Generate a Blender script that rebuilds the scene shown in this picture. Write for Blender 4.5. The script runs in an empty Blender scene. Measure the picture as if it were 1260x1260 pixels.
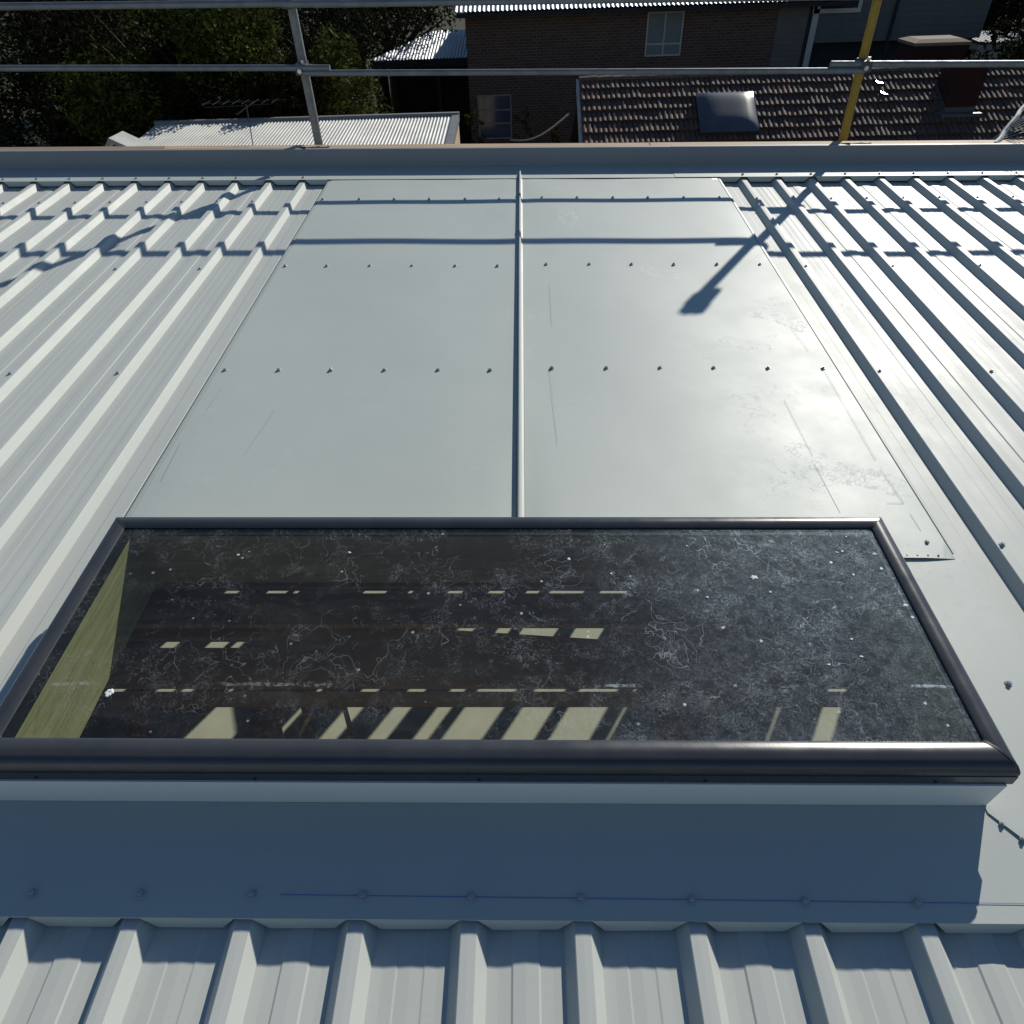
import bpy, math, random
from mathutils import Vector, Matrix
random.seed(7)
SC = bpy.context.scene
COL = SC.collection
R = math.radians

# ------------------------------------------------------------------ camera model
# The big roof is drawn in its own frame: u to the right, d up the roof, n away from it.
# M turns that frame (a roof of about 3 degrees of fall) into the level world.
CAM_H = 1.317
FPX = 840.0


def cam_axes(p, y, r):
    cp, sp = math.cos(p), math.sin(p)
    fw = Vector((0, cp, -sp)); rt = Vector((1, 0, 0)); up = Vector((0, sp, cp))
    Z = Matrix.Rotation(y, 3, 'Z')
    fw, rt, up = Z @ fw, Z @ rt, Z @ up
    return rt * math.cos(r) + up * math.sin(r), -rt * math.sin(r) + up * math.cos(r), fw


RT, UP, FW = cam_axes(R(43.55), R(1.0), R(-.7))
G = Vector((-.020, .056, .998)).normalized()
YW = (Vector((0, 1, 0)) - G * G.y).normalized()
XW = YW.cross(G)
M3 = Matrix((XW, YW, G))
M4 = M3.to_4x4()
CR = Vector((0, 0, CAM_H))          # camera in the roof frame
CW = M3 @ CR                        # camera in the world


def ray(x, y):
    return FW + RT * ((x - 630) / FPX) - UP * ((y - 630) / FPX)


def at(x, y, n=0.0):
    """roof-frame point where the sight line of photo pixel x, y meets height n"""
    d = ray(x, y)
    return CR + d * ((n - CAM_H) / d.z)


def W(x, y, D):
    """world point on the sight line of x, y at level distance D"""
    d = M3 @ ray(x, y)
    return CW + d * (D / d.y)


cam = bpy.data.cameras.new('camera')
camo = bpy.data.objects.new('camera', cam)
COL.objects.link(camo)
cam.sensor_width = 36
cam.lens = 36 * FPX / 1260
cam.clip_start = .02
cam.clip_end = 600
camo.matrix_world = M4 @ Matrix.Translation(CR) @ Matrix((RT, UP, -FW)).transposed().to_4x4()
SC.camera = camo

# ------------------------------------------------------------------ sun and sky
SUN_R = Vector((.975, 1.62, 1.0)).normalized()
SUN = M3 @ SUN_R
w = bpy.data.worlds.new('World'); SC.world = w
w.use_nodes = True
nt = w.node_tree
bg = nt.nodes['Background']
sky = nt.nodes.new('ShaderNodeTexSky')
sky.sky_type = 'NISHITA'; sky.sun_disc = False
sky.sun_elevation = math.asin(SUN.z)
sky.sun_rotation = math.atan2(SUN.x, SUN.y)
sky.air_density = 1.0; sky.dust_density = 0; sky.ozone_density = 4.0
nt.links.new(sky.outputs[0], bg.inputs[0])
bg.inputs[1].default_value = .086
sl = bpy.data.lights.new('sun', 'SUN'); sl.energy = 5.0; sl.angle = R(.53); sl.color = (1, .955, .865)
so = bpy.data.objects.new('sun', sl); COL.objects.link(so)
so.rotation_euler = SUN.to_track_quat('Z', 'Y').to_euler()
SC.view_settings.view_transform = 'Standard'
SC.view_settings.look = 'None'
SC.view_settings.exposure = 0
SC.view_settings.gamma = 1
SC.view_settings.use_curve_mapping = False
SC.cycles.max_bounces = 10
SC.cycles.transparent_max_bounces = 16
SC.cycles.caustics_reflective = False
SC.cycles.caustics_refractive = False


# ------------------------------------------------------------------ material helper
class Mat:
    def __init__(s, name, col=(.5, .5, .5), rough=.5, spec=.5, metal=0):
        s.m = bpy.data.materials.new(name); s.m.use_nodes = True
        s.t = s.m.node_tree
        s.b = s.t.nodes['Principled BSDF']
        s.out = s.t.nodes['Material Output']
        s.b.inputs['Base Color'].default_value = (*col, 1)
        s.b.inputs['Roughness'].default_value = rough
        s.b.inputs['Specular IOR Level'].default_value = spec
        s.b.inputs['Metallic'].default_value = metal
        s._tc = None

    def n(s, kind, **kw):
        nd = s.t.nodes.new('ShaderNode' + kind)
        for k, v in kw.items():
            if k.startswith('i_'):
                nd.inputs[k[2:].replace('_', ' ')].default_value = v
            else:
                setattr(nd, k, v)
        return nd

    def l(s, a, b): s.t.links.new(a, b)

    def coord(s, scale=(1, 1, 1), loc=(0, 0, 0), rot=(0, 0, 0), src='Object'):
        if s._tc is None: s._tc = s.n('TexCoord')
        mp = s.n('Mapping')
        s.l(s._tc.outputs[src], mp.inputs[0])
        mp.inputs['Scale'].default_value = scale
        mp.inputs['Location'].default_value = loc
        mp.inputs['Rotation'].default_value = rot
        return mp.outputs[0]

    def noise(s, scale, detail=4, rough=.6, vec=None, dist=0):
        nd = s.n('TexNoise'); nd.inputs['Scale'].default_value = scale
        nd.inputs['Detail'].default_value = detail; nd.inputs['Roughness'].default_value = rough
        nd.inputs['Distortion'].default_value = dist
        s.l(vec if vec is not None else s.coord(), nd.inputs['Vector'])
        return nd.outputs['Fac']

    def ramp(s, fac, stops):
        r = s.n('ValToRGB'); e = r.color_ramp.elements
        while len(e) < len(stops): e.new(.5)
        for i, (p, c) in enumerate(stops):
            e[i].position = p
            e[i].color = (c, c, c, 1) if isinstance(c, (int, float)) else (*c, 1)
        s.l(fac, r.inputs[0])
        return r.outputs[0]

    def math(s, op, a, b=None, clamp=False):
        nd = s.n('Math', operation=op); nd.use_clamp = clamp
        for i, v in enumerate((a, b)):
            if v is None: continue
            if isinstance(v, (int, float)): nd.inputs[i].default_value = v
            else: s.l(v, nd.inputs[i])
        return nd.outputs[0]

    def mix(s, fac, a, b, mode='MIX'):
        nd = s.n('MixRGB', blend_type=mode)
        for i, v in enumerate((fac, a, b)):
            if isinstance(v, (int, float)): nd.inputs[i].default_value = v if i == 0 else (v, v, v, 1)
            elif isinstance(v, tuple): nd.inputs[i].default_value = (*v, 1)
            else: s.l(v, nd.inputs[i])
        return nd.outputs[0]

    def base(s, sock): s.l(sock, s.b.inputs['Base Color']); return s
    def rough(s, sock): s.l(sock, s.b.inputs['Roughness']); return s

    def bump(s, h, strength=.3, dist=.002):
        b = s.n('Bump'); b.inputs['Strength'].default_value = strength
        b.inputs['Distance'].default_value = dist
        s.l(h, b.inputs['Height']); s.l(b.outputs[0], s.b.inputs['Normal'])
        return s


def vary(name, c1, c2, scale, rough=.6, spec=.4, metal=0, bump=0, bscale=None, bdist=.002, rr=None):
    m = Mat(name, c1, rough, spec, metal)
    f = m.noise(scale, 5)
    m.base(m.mix(m.ramp(f, [(.3, 0), (.7, 1)]), c1, c2))
    if bump: m.bump(m.noise(bscale or scale * 3, 5), bump, bdist)
    if rr: m.rough(m.ramp(m.noise(scale * 1.7, 4), [(.3, rr[0]), (.7, rr[1])]))
    return m


MT = {}


SPEC = .52


def roof_metal(name, col, prints=(), rough=.43, smudge=.05):
    m = Mat(name, col, rough, SPEC)
    big = m.noise(1.6, 4, .6)
    fine = m.noise(260, 2, .5)
    speck = m.math('MAXIMUM', m.ramp(m.noise(85, 3, .75), [(.69, 0), (.73, 1)]), m.math('MULTIPLY', m.ramp(m.noise(28, 5, .8), [(.66, 0), (.71, 1)]), .6))
    c = m.mix(m.ramp(big, [(.3, 0), (.7, 1)]), tuple(v * .965 for v in col), tuple(min(1, v * 1.02) for v in col))
    c = m.mix(m.math('MULTIPLY', speck, .42), c, tuple(v * .55 for v in col))
    # pale scuffs in patches
    patch = m.ramp(m.noise(3.1, 3, .5, m.coord(loc=(3, 7, 0))), [(.53, 0), (.66, 1)])
    cell = m.n('TexVoronoi', feature='DISTANCE_TO_EDGE'); cell.inputs['Scale'].default_value = 62
    warp = m.n('TexNoise'); warp.inputs['Scale'].default_value = 22
    m.l(m.coord(), warp.inputs['Vector'])
    wv = m.n('VectorMath', operation='MULTIPLY_ADD'); wv.inputs[1].default_value = (.05, .05, .05)
    m.l(warp.outputs['Color'], wv.inputs[0]); m.l(m.coord(), wv.inputs[2])
    m.l(wv.outputs[0], cell.inputs['Vector'])
    lines = m.ramp(cell.outputs['Distance'], [(.02, 1), (.09, 0)])
    brk = m.ramp(m.noise(38, 3, .6), [(.5, 0), (.6, 1)])
    sc = m.math('MULTIPLY', m.math('MULTIPLY', lines, brk), patch)
    c = m.mix(m.math('MULTIPLY', sc, smudge * 3.2), c, (.72, .74, .72))
    tot = sc
    for (pu, pd, ang, ln, wd) in prints:
        v = m.coord(loc=(0, 0, 0))
        vm = m.n('Mapping', vector_type='TEXTURE')
        vm.inputs['Location'].default_value = (pu, pd, 0)
        vm.inputs['Rotation'].default_value = (0, 0, ang)
        m.l(v, vm.inputs[0])
        sx = m.n('SeparateXYZ'); m.l(vm.outputs[0], sx.inputs[0])
        a = m.math('POWER', m.math('ABSOLUTE', m.math('DIVIDE', sx.outputs[0], wd)), 2.6)
        b = m.math('POWER', m.math('ABSOLUTE', m.math('DIVIDE', sx.outputs[1], ln)), 2.6)
        mask = m.math('LESS_THAN', m.math('ADD', a, b), 1)
        bk = m.n('TexVoronoi', feature='DISTANCE_TO_EDGE'); bk.inputs['Scale'].default_value = 58
        bk.inputs['Randomness'].default_value = .55
        mp2 = m.n('Mapping'); mp2.inputs['Scale'].default_value = (.8, 1.35, 1)
        m.l(vm.outputs[0], mp2.inputs[0]); m.l(mp2.outputs[0], bk.inputs['Vector'])
        tread = m.ramp(bk.outputs['Distance'], [(.03, 1), (.12, 0)])
        fade = m.ramp(m.noise(26, 3, .6, m.coord(loc=(pu, pd, 0))), [(.44, 0), (.58, 1)])
        k = m.math('MULTIPLY', m.math('MULTIPLY', tread, mask), fade)
        c = m.mix(m.math('MULTIPLY', k, .28), c, (.78, .8, .76))
        tot = m.math('MAXIMUM', tot, k)
    m.base(c)
    rr = m.ramp(m.noise(5, 4, .6), [(.3, rough - .03), (.7, rough + .04)])
    m.rough(m.math('ADD', rr, m.math('MULTIPLY', tot, .12)))
    h = m.math('ADD', m.math('MULTIPLY', m.noise(2.2, 2, .5), 6.0), m.math('MULTIPLY', fine, .12))
    m.bump(h, .35, .0016)
    return m.m


SHEET = (.445, .465, .43)
SPEC = .30
MT['sheet'] = roof_metal('painted_roof_steel', SHEET, rough=.53, smudge=.03)
SPEC = .52
p1 = [at(905, 422, .034), at(870, 428, .034), at(938, 385, .034), at(975, 397, .034), at(815, 335, .034),
      at(700, 268, .034), at(830, 472, .034), at(1075, 590, .034), at(1010, 570, .034), at(865, 205, .034)]
prints = [(p1[0].x, p1[0].y, R(72), .13, .045), (p1[1].x, p1[1].y, R(20), .10, .045), (p1[2].x, p1[2].y, R(80), .06, .045),
          (p1[3].x, p1[3].y, R(35), .08, .045), (p1[4].x, p1[4].y, R(64), .13, .045), (p1[5].x, p1[5].y, R(10), .14, .05),
          (p1[6].x, p1[6].y, R(15), .08, .045), (p1[7].x, p1[7].y, R(60), .11, .05), (p1[8].x, p1[8].y, R(40), .12, .05)]
MT['tray'] = roof_metal('flat_tray_steel', (.395, .43, .395), prints, .55, .04)
MT['flash'] = roof_metal('flashing_steel', (.40, .43, .40), (), .56, .02)
MT['capping'] = roof_metal('shade_darkened_capping_steel', (.20, .215, .23), (), .6, .02)  # same flashing steel, darkened to paint in the shade on the upstand
MT['screw'] = vary('screw_paint', (.36, .38, .39), (.27, .29, .30), 300, .35, .5, 0).m
MT['rubber'] = Mat('washer_rubber', (.03, .03, .032), .7).m
MT['pencil'] = Mat('pencil_line', (.12, .13, .17), .8).m
MT['blue_line'] = Mat('blue_marker_line', (.06, .14, .42), .8).m
MT['kerb'] = roof_metal('pale_kerb_steel', (.60, .62, .60), (), .6, .02)
MT['frame'] = vary('charcoal_frame_aluminium', (.030, .033, .038), (.042, .045, .050), 9, .28, .5, 0, .12, 160, .0006, (.24, .34)).m
MT['black'] = vary('black_seal', (.012, .014, .02), (.02, .022, .03), 30, .6, .3).m


def glass_mat():
    m = Mat('dirty_tinted_glass')
    t = m.t
    t.nodes.remove(m.b)
    tr = m.n('BsdfTransparent'); tr.inputs[0].default_value = (.64, .70, .60, 1)
    gl = m.n('BsdfGlossy'); gl.inputs['Roughness'].default_value = .09
    gl.inputs[0].default_value = (1, 1, 1, 1)
    ge = m.n('NewGeometry'); dt = m.n('VectorMath', operation='DOT_PRODUCT')
    m.l(ge.outputs['Normal'], dt.inputs[0]); m.l(ge.outputs['Incoming'], dt.inputs[1])
    ab = m.math('ABSOLUTE', dt.outputs['Value'])
    frs = m.math('ADD', m.math('MULTIPLY', m.math('POWER', m.math('SUBTRACT', 1.0, ab), 5.0), .92), .038)
    mix1 = m.n('MixShader')
    m.l(frs, mix1.inputs[0]); m.l(tr.outputs[0], mix1.inputs[1]); m.l(gl.outputs[0], mix1.inputs[2])
    # film of dust: rough sheen and pale diffuse
    df = m.n('BsdfDiffuse'); df.inputs[0].default_value = (.50, .45, .36, 1)
    sh = m.n('BsdfGlossy'); sh.inputs['Roughness'].default_value = .58; sh.inputs[0].default_value = (.46, .60, .74, 1)
    dirt = m.n('MixShader'); dirt.inputs[0].default_value = .42
    m.l(df.outputs[0], dirt.inputs[1]); m.l(sh.outputs[0], dirt.inputs[2])
    co = m.coord()
    sx = m.n('SeparateXYZ'); m.l(co, sx.inputs[0])
    # squiggly water marks
    def squiggle(scale, warp, loc, lo, hi, thin):
        c0 = m.coord(loc=loc)
        wn = m.n('TexNoise'); wn.inputs['Scale'].default_value = scale * .9; wn.inputs['Detail'].default_value = 3
        m.l(c0, wn.inputs['Vector'])
        wv = m.n('VectorMath', operation='MULTIPLY_ADD'); wv.inputs[1].default_value = (warp, warp, 0)
        m.l(wn.outputs['Color'], wv.inputs[0]); m.l(c0, wv.inputs[2])
        vo = m.n('TexVoronoi', feature='DISTANCE_TO_EDGE'); vo.inputs['Scale'].default_value = scale
        m.l(wv.outputs[0], vo.inputs['Vector'])
        ln = m.ramp(vo.outputs['Distance'], [(0, 1), (thin, 0)])
        bk = m.ramp(m.noise(scale * .45, 3, .65, m.coord(loc=(loc[0] + 5, loc[1] + 2, 0))), [(lo, 0), (hi, 1)])
        return m.math('MULTIPLY', ln, bk)
    s1 = squiggle(24, .34, (0, 0, 0), .50, .55, .030)
    s2 = squiggle(44, .20, (2.3, 1.1, 0), .52, .57, .045)
    s3 = squiggle(10, .5, (7.1, 4.2, 0), .50, .55, .012)
    # denser mat of marks towards the right half of the pane and the lower edge
    right = m.ramp(m.math('ADD', sx.outputs[0], m.math('MULTIPLY', m.noise(4, 3, .6), .5)), [(0, 0), (1, 1)])
    rt_mask = m.math('SMOOTH_MIN', 1.0, m.math('MAXIMUM', m.math('MULTIPLY', m.math('SUBTRACT', m.math('ADD', sx.outputs[0], m.math('MULTIPLY', m.noise(3, 3, .6), .5)), .32), 2.2), 0.0))
    area = m.ramp(m.noise(5.5, 5, .65, m.coord(loc=(1, 9, 0))), [(.40, .06), (.50, .45), (.66, 1)])
    smear = m.ramp(m.noise(4, 5, .7, m.coord(scale=(.7, 2.6, 1), loc=(3, 1, 0)), 1.0), [(.48, 0), (.75, 1)])
    low = m.ramp(m.math('ADD', sx.outputs[1], m.math('MULTIPLY', m.noise(9, 3, .6), .12)), [(.72, 1), (.86, .25)])
    fine = m.ramp(m.noise(75, 4, .75, m.coord(loc=(4, 4, 0)), 1.2), [(.50, 0), (.62, 1)])
    fine2 = squiggle(84, .09, (3.3, 8.1, 0), .36, .50, .11)
    sq = m.math('MAXIMUM', m.math('MAXIMUM', m.math('MULTIPLY', s1, area), m.math('MULTIPLY', s2, area)), m.math('MULTIPLY', s3, .8))
    lowm = m.math('MULTIPLY', m.math('MULTIPLY', fine2, low), area)
    tot = m.math('MAXIMUM', m.math('MULTIPLY', sq, .34), m.math('MULTIPLY', lowm, .09))
    # line of dried silt
    ys = m.math('ADD', sx.outputs[1], m.math('MULTIPLY', m.noise(20, 4, .7), .012))
    silt = m.ramp(ys, [(0, 0), (1, 1)])
    d0 = m.math('ABSOLUTE', m.math('SUBTRACT', ys, .733))
    silt = m.math('MULTIPLY', m.math('LESS_THAN', d0, .0035), m.ramp(m.noise(6, 3, .6, m.coord(loc=(2, 2, 0))), [(.50, 0), (.60, 1)]))
    tot = m.math('MAXIMUM', tot, m.math('MULTIPLY', m.math('MULTIPLY', silt, m.ramp(m.noise(90, 3, .7), [(.4, 0), (.6, 1)])), .4))
    # spots
    vs = m.n('TexVoronoi'); vs.inputs['Scale'].default_value = 26; m.l(co, vs.inputs['Vector'])
    spot = m.math('MULTIPLY', m.math('LESS_THAN', vs.outputs['Distance'], .085), m.ramp(m.noise(7, 2), [(.5, 0), (.56, 1)]))
    tot = m.math('MAXIMUM', tot, m.math('MULTIPLY', spot, .55))
    hz = m.math('MULTIPLY', rt_mask, m.math('ADD', m.math('MULTIPLY', fine, .02), m.math('ADD', m.math('MULTIPLY', fine2, .10), .022)))
    tot = m.math('ADD', m.math('ADD', tot, hz), m.math('ADD', m.math('MULTIPLY', smear, .030), .011), True)
    mix2 = m.n('MixShader')
    m.l(tot, mix2.inputs[0]); m.l(mix1.outputs[0], mix2.inputs[1]); m.l(dirt.outputs[0], mix2.inputs[2])
    m.l(mix2.outputs[0], m.out.inputs[0])
    return m.m


MT['glass'] = glass_mat()


def wood_mat(name, c1, c2, stretch=(30, 1.5, 30), rough=.7, knots=True):
    m = Mat(name, c1, rough, .2)
    g = m.noise(1.2, 6, .65, m.coord(scale=stretch), 1.5)
    c = m.mix(m.ramp(g, [(.3, 0), (.7, 1)]), c1, c2)
    if knots:
        k = m.ramp(m.noise(5, 2, .5), [(.64, 0), (.74, 1)])
        c = m.mix(m.math('MULTIPLY', k, .5), c, tuple(v * .45 for v in c1))
    m.base(c); m.bump(g, .3, .001)
    return m.m


MT['ply'] = wood_mat('plywood_liner', (.44, .41, .27), (.25, .23, .14), (44, 3.0, 44))
MT['ply_dark'] = wood_mat('weathered_ceiling_board', (.36, .27, .19), (.25, .19, .135), (1.2, 30, 30))
MT['batten'] = wood_mat('brown_ceiling_timber', (.62, .42, .27), (.46, .31, .20), (1.2, 30, 30))
MT['floor_ply'] = vary('particleboard_floor', (.56, .54, .47), (.48, .46, .40), 6, .8, .2, 0, .2, 90).m
MT['stud'] = wood_mat('framing_timber', (.42, .30, .18), (.34, .24, .14), (30, 30, 1.5))
MT['tape'] = Mat('yellow_tape', (.75, .55, .22), .5).m
MT['plank'] = wood_mat('weathered_fascia_timber', (.56, .42, .27), (.36, .25, .15), (1.0, 30, 30))
MT['plank_brown'] = wood_mat('brown_fascia_timber', (.34, .23, .16), (.24, .16, .11), (1.0, 30, 30))
MT['galv'] = vary('galvanised_tube', (.20, .21, .22), (.13, .14, .15), 14, .5, .5, .35, .2, 90, .001, (.4, .6)).m
MT['galv_dull'] = vary('dull_galvanised_standard', (.24, .24, .235), (.16, .16, .155), 20, .6, .4, .2, .2, 90, .001).m
MT['yellow'] = vary('yellow_painted_tube', (.34, .22, .015), (.25, .16, .02), 18, .5, .4, 0, .2, 60, .001).m
MT['clamp'] = vary('coupler_steel', (.10, .10, .11), (.05, .05, .055), 40, .55, .5, .6).m
MT['bolt'] = Mat('bright_bolt', (.6, .6, .6), .3, .5, .8).m
MT['white_pole'] = vary('pale_pole', (.62, .60, .54), (.45, .44, .40), 15, .7).m
MT['drop'] = vary('bird_dropping', (.78, .78, .74), (.6, .6, .55), 60, .9).m


# ------------------------------------------------------------------ mesh helper
class MB:
    def __init__(s): s.v = []; s.f = []; s.mi = []

    def face(s, pts, mi=0):
        i = len(s.v); s.v += [tuple(p) for p in pts]; s.f.append(tuple(range(i, i + len(pts)))); s.mi.append(mi); return s

    def box(s, a, b, mi=0):
        (x0, y0, z0), (x1, y1, z1) = a, b
        i = len(s.v)
        s.v += [(x0, y0, z0), (x1, y0, z0), (x1, y1, z0), (x0, y1, z0), (x0, y0, z1), (x1, y0, z1), (x1, y1, z1), (x0, y1, z1)]
        for q in ((0, 3, 2, 1), (4, 5, 6, 7), (0, 1, 5, 4), (1, 2, 6, 5), (2, 3, 7, 6), (3, 0, 4, 7)):
            s.f.append(tuple(i + k for k in q)); s.mi.append(mi)
        return s

    def rings(s, rr, close=False, caps=False, mi=0):
        n = len(rr[0]); i = len(s.v)
        for r_ in rr: s.v += [tuple(p) for p in r_]
        for k in range(len(rr) - 1):
            for j in range(n if close else n - 1):
                a = i + k * n + j; b = i + k * n + (j + 1) % n
                s.f.append((a, b, b + n, a + n)); s.mi.append(mi)
        if caps:
            s.f.append(tuple(range(i + n - 1, i - 1, -1))); s.mi.append(mi)
            s.f.append(tuple(range(i + (len(rr) - 1) * n, i + len(rr) * n))); s.mi.append(mi)
        return s

    def prism(s, prof, axis, a, b, caps=True, mi=0):
        """closed profile of (p, q) swept along axis from a to b"""
        def mk(t, p, q):
            return (t, p, q) if axis == 'x' else (p, t, q) if axis == 'y' else (p, q, t)
        return s.rings([[mk(a, *c) for c in prof], [mk(b, *c) for c in prof]], True, caps, mi)

    def tube(s, a, b, r0, r1=None, n=12, mi=0, caps=True):
        a = Vector(a); b = Vector(b); r1 = r0 if r1 is None else r1
        z = (b - a).normalized()
        x = z.orthogonal().normalized(); y = z.cross(x)
        ra = [a + (x * math.cos(t) + y * math.sin(t)) * r0 for t in [2 * math.pi * k / n for k in range(n)]]
        rb = [b + (x * math.cos(t) + y * math.sin(t)) * r1 for t in [2 * math.pi * k / n for k in range(n)]]
        return s.rings([ra, rb], True, caps, mi)

    def path(s, pts, r, n=8, mi=0):
        for a, b in zip(pts[:-1], pts[1:]): s.tube(a, b, r, r, n, mi)
        return s

    def plate(s, poly, z0, z1, mi=0):
        """polygon (x, y) thickened between z0 and z1"""
        n = len(poly)
        return s.rings([[(x, y, z0) for x, y in poly], [(x, y, z1) for x, y in poly]], True, True, mi)

    def mesh(s, name, mats, smooth=False):
        me = bpy.data.meshes.new(name)
        me.from_pydata(s.v, [], s.f)
        for m in (mats if isinstance(mats, (list, tuple)) else [mats]): me.materials.append(m)
        me.polygons.foreach_set('material_index', s.mi)
        me.update()
        import bmesh
        bm = bmesh.new(); bm.from_mesh(me)
        bmesh.ops.remove_doubles(bm, verts=bm.verts, dist=1e-5)
        bmesh.ops.recalc_face_normals(bm, faces=bm.faces)
        bm.to_mesh(me); bm.free()
        if smooth:
            me.polygons.foreach_set('use_smooth', [True] * len(me.polygons))
            me.set_sharp_from_angle(angle=R(smooth if smooth > 1 else 40))
        return me

    def build(s, name, mats, parent=None, smooth=False):
        o = bpy.data.objects.new(name, s.mesh(name, mats, smooth)); COL.objects.link(o)
        if parent: o.parent = parent
        return o


def tag(o, label=None, cat=None, group=None, kind=None):
    if label: o['label'] = label
    if cat: o['category'] = cat
    if group: o['group'] = group
    if kind: o['kind'] = kind
    return o


def thing(name, label, cat, loc=(0, 0, 0), rz=0, roof=False, group=None):
    o = bpy.data.objects.new(name, None); COL.objects.link(o)
    o.empty_display_size = .2
    if roof: o.matrix_world = M4 @ Matrix.Translation(loc)
    else:
        o.location = loc; o.rotation_euler = (0, 0, rz)
    return tag(o, label, cat, group)


def inst(name, me, parent, loc=(0, 0, 0), rot=(0, 0, 0), scale=(1, 1, 1)):
    o = bpy.data.objects.new(name, me); COL.objects.link(o)
    o.parent = parent; o.location = loc; o.rotation_euler = rot; o.scale = scale
    return o


# ------------------------------------------------------------------ ground
g = MB()
g.face([(-400, -60, -6), (400, -60, -6), (400, 560, -6), (-400, 560, -6)])
gm = Mat('backyard_ground', (.06, .065, .03), .95, .1)
gm.base(gm.mix(gm.ramp(gm.noise(.35, 6, .7), [(.35, 0), (.65, 1)]), (.035, .045, .018), (.075, .062, .042)))
gm.bump(gm.noise(6, 5), .6, .05)
tag(g.build('ground', gm.m), kind='structure')

# ------------------------------------------------------------------ the house under the camera
P = .1905                       # rib pitch
U0 = -.0866                     # one rib lies here
RIB = [(-.031, 0), (-.0148, .0238), (-.0130, .0252), (0, .0256), (.0130, .0252), (.0148, .0238), (.031, 0)]
house = thing('house', 'house with the pale ribbed steel roof under the viewer, flat tray sheets up its middle', 'house', roof=True)
D_TOP = 4.075
D_BOT = -2.4

# screws share one mesh
sm = MB()
N = 10
sm.rings([[(math.cos(2 * math.pi * k / N) * r_, math.sin(2 * math.pi * k / N) * r_, z) for k in range(N)] for r_, z in ((.0080, 0), (.0080, .0013), (.0070, .0021))], True, True, 0)
sm.rings([[(math.cos(math.pi / 3 * k) * r_, math.sin(math.pi / 3 * k) * r_, z) for k in range(6)] for r_, z in ((.0048, .0021), (.0048, .0068), (.0036, .0076))], True, True, 0)
SCREW = sm.mesh('screw', [MT['screw']])
sm2 = MB()
sm2.rings([[(math.cos(2 * math.pi * k / N) * r_, math.sin(2 * math.pi * k / N) * r_, z) for k in range(N)] for r_, z in ((.0095, 0), (.0095, .0012), (.006, .0020))], True, True, 0)


def screw(parent, u, d, n, name='screw'):
    return inst(name, SCREW, parent, (u, d, n), (random.uniform(-.06, .06), random.uniform(-.06, .06), random.uniform(0, 1)))


ROWS = [-1.35, -.48, .385, 1.235, 2.068, 2.925, 3.75]


def sheet_profile(k0, k1, flip):
    pts = []
    for k in range(k0, k1 + 1):
        c = U0 + k * P
        pts += [(c + a, b) for a, b in RIB]
        if k < k1:
            h = .0016 if (k % 2 == 0) else -.0012
            pts += [(c + .050, -.0006), (c + .071, .0002), (c + .0745, h + .0006), (c + .095, h + .0014), (c + .116, h + .0006), (c + .1195, .0002), (c + .140, -.0006)]
    return pts


def roof_sheet(k0, k1, d0, d1, lift, rows, skip=()):
    prof = sheet_profile(k0, k1, False)
    nseg = max(2, int((d1 - d0) / .45))
    rings = []
    for i in range(nseg + 1):
        d = d0 + (d1 - d0) * i / nseg
        rings.append([(u, d, n + lift + (0 if n > .01 else .0007 * math.sin(u * 9 + d * 2.3))) for u, n in prof])
    m = MB(); m.rings(rings)
    o = m.build('roof_sheet', MT['sheet'], house)
    for r_ in rows:
        for k in range(k0, k1 + 1):
            if (k, r_) in skip: continue
            if (k + int(r_ * 7)) % 2 == 0 and r_ < 3.5: continue
            if k == k1: continue
            screw(o, U0 + k * P + random.uniform(-.004, .004), r_ + random.uniform(-.004, .004), .0255 + lift)
    return o


# left of the tray, right of the tray, and below the skylight
for j, k0 in enumerate(range(-6, -27, -4)):
    roof_sheet(k0 - 4, k0, D_BOT, D_TOP, .0008 * (j % 2), ROWS)
for j, k0 in enumerate(range(7, 27, 4)):
    roof_sheet(k0, k0 + 4, D_BOT, D_TOP, .0008 * (j % 2), ROWS)
for j, k0 in enumerate((-6, -2, 2)):
    roof_sheet(k0, k0 + 4, D_BOT, .52, .0008 * ((j + 1) % 2), ROWS[:2])
roof_sheet(6, 7, D_BOT, .52, .0, ROWS[:1])
# the pan beside the tray on each side, running under its edge
for (a, b) in ((-6, -5), (6, 7)):
    m = MB(); c = U0 + a * P; e = U0 + b * P
    q = [(c + .030, .0012), (c + .071, .0004), (c + .0745, .0019), (c + .116, .0019), (c + .1195, .0004), (e - .031, .0004)]
    m.rings([[(u, .46, n) for u, n in q], [(u, D_TOP, n) for u, n in q]])
    m.build('pan', MT['sheet'], house)
    m = MB(); m.prism([(e - .033, 0) if a < 0 else (c + .033, 0), (e - .0125, .027) if a < 0 else (c + .0125, .027), (e + .0125, .027) if a < 0 else (c - .0125, .027), (e + .033, 0) if a < 0 else (c - .033, 0)], 'y', .6, D_TOP, True)
    m.build('rib', MT['sheet'], house)

# tray sheets: flat steel lying on the ribs
TN = .0325
TL, TR = -1.066, 1.098


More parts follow.
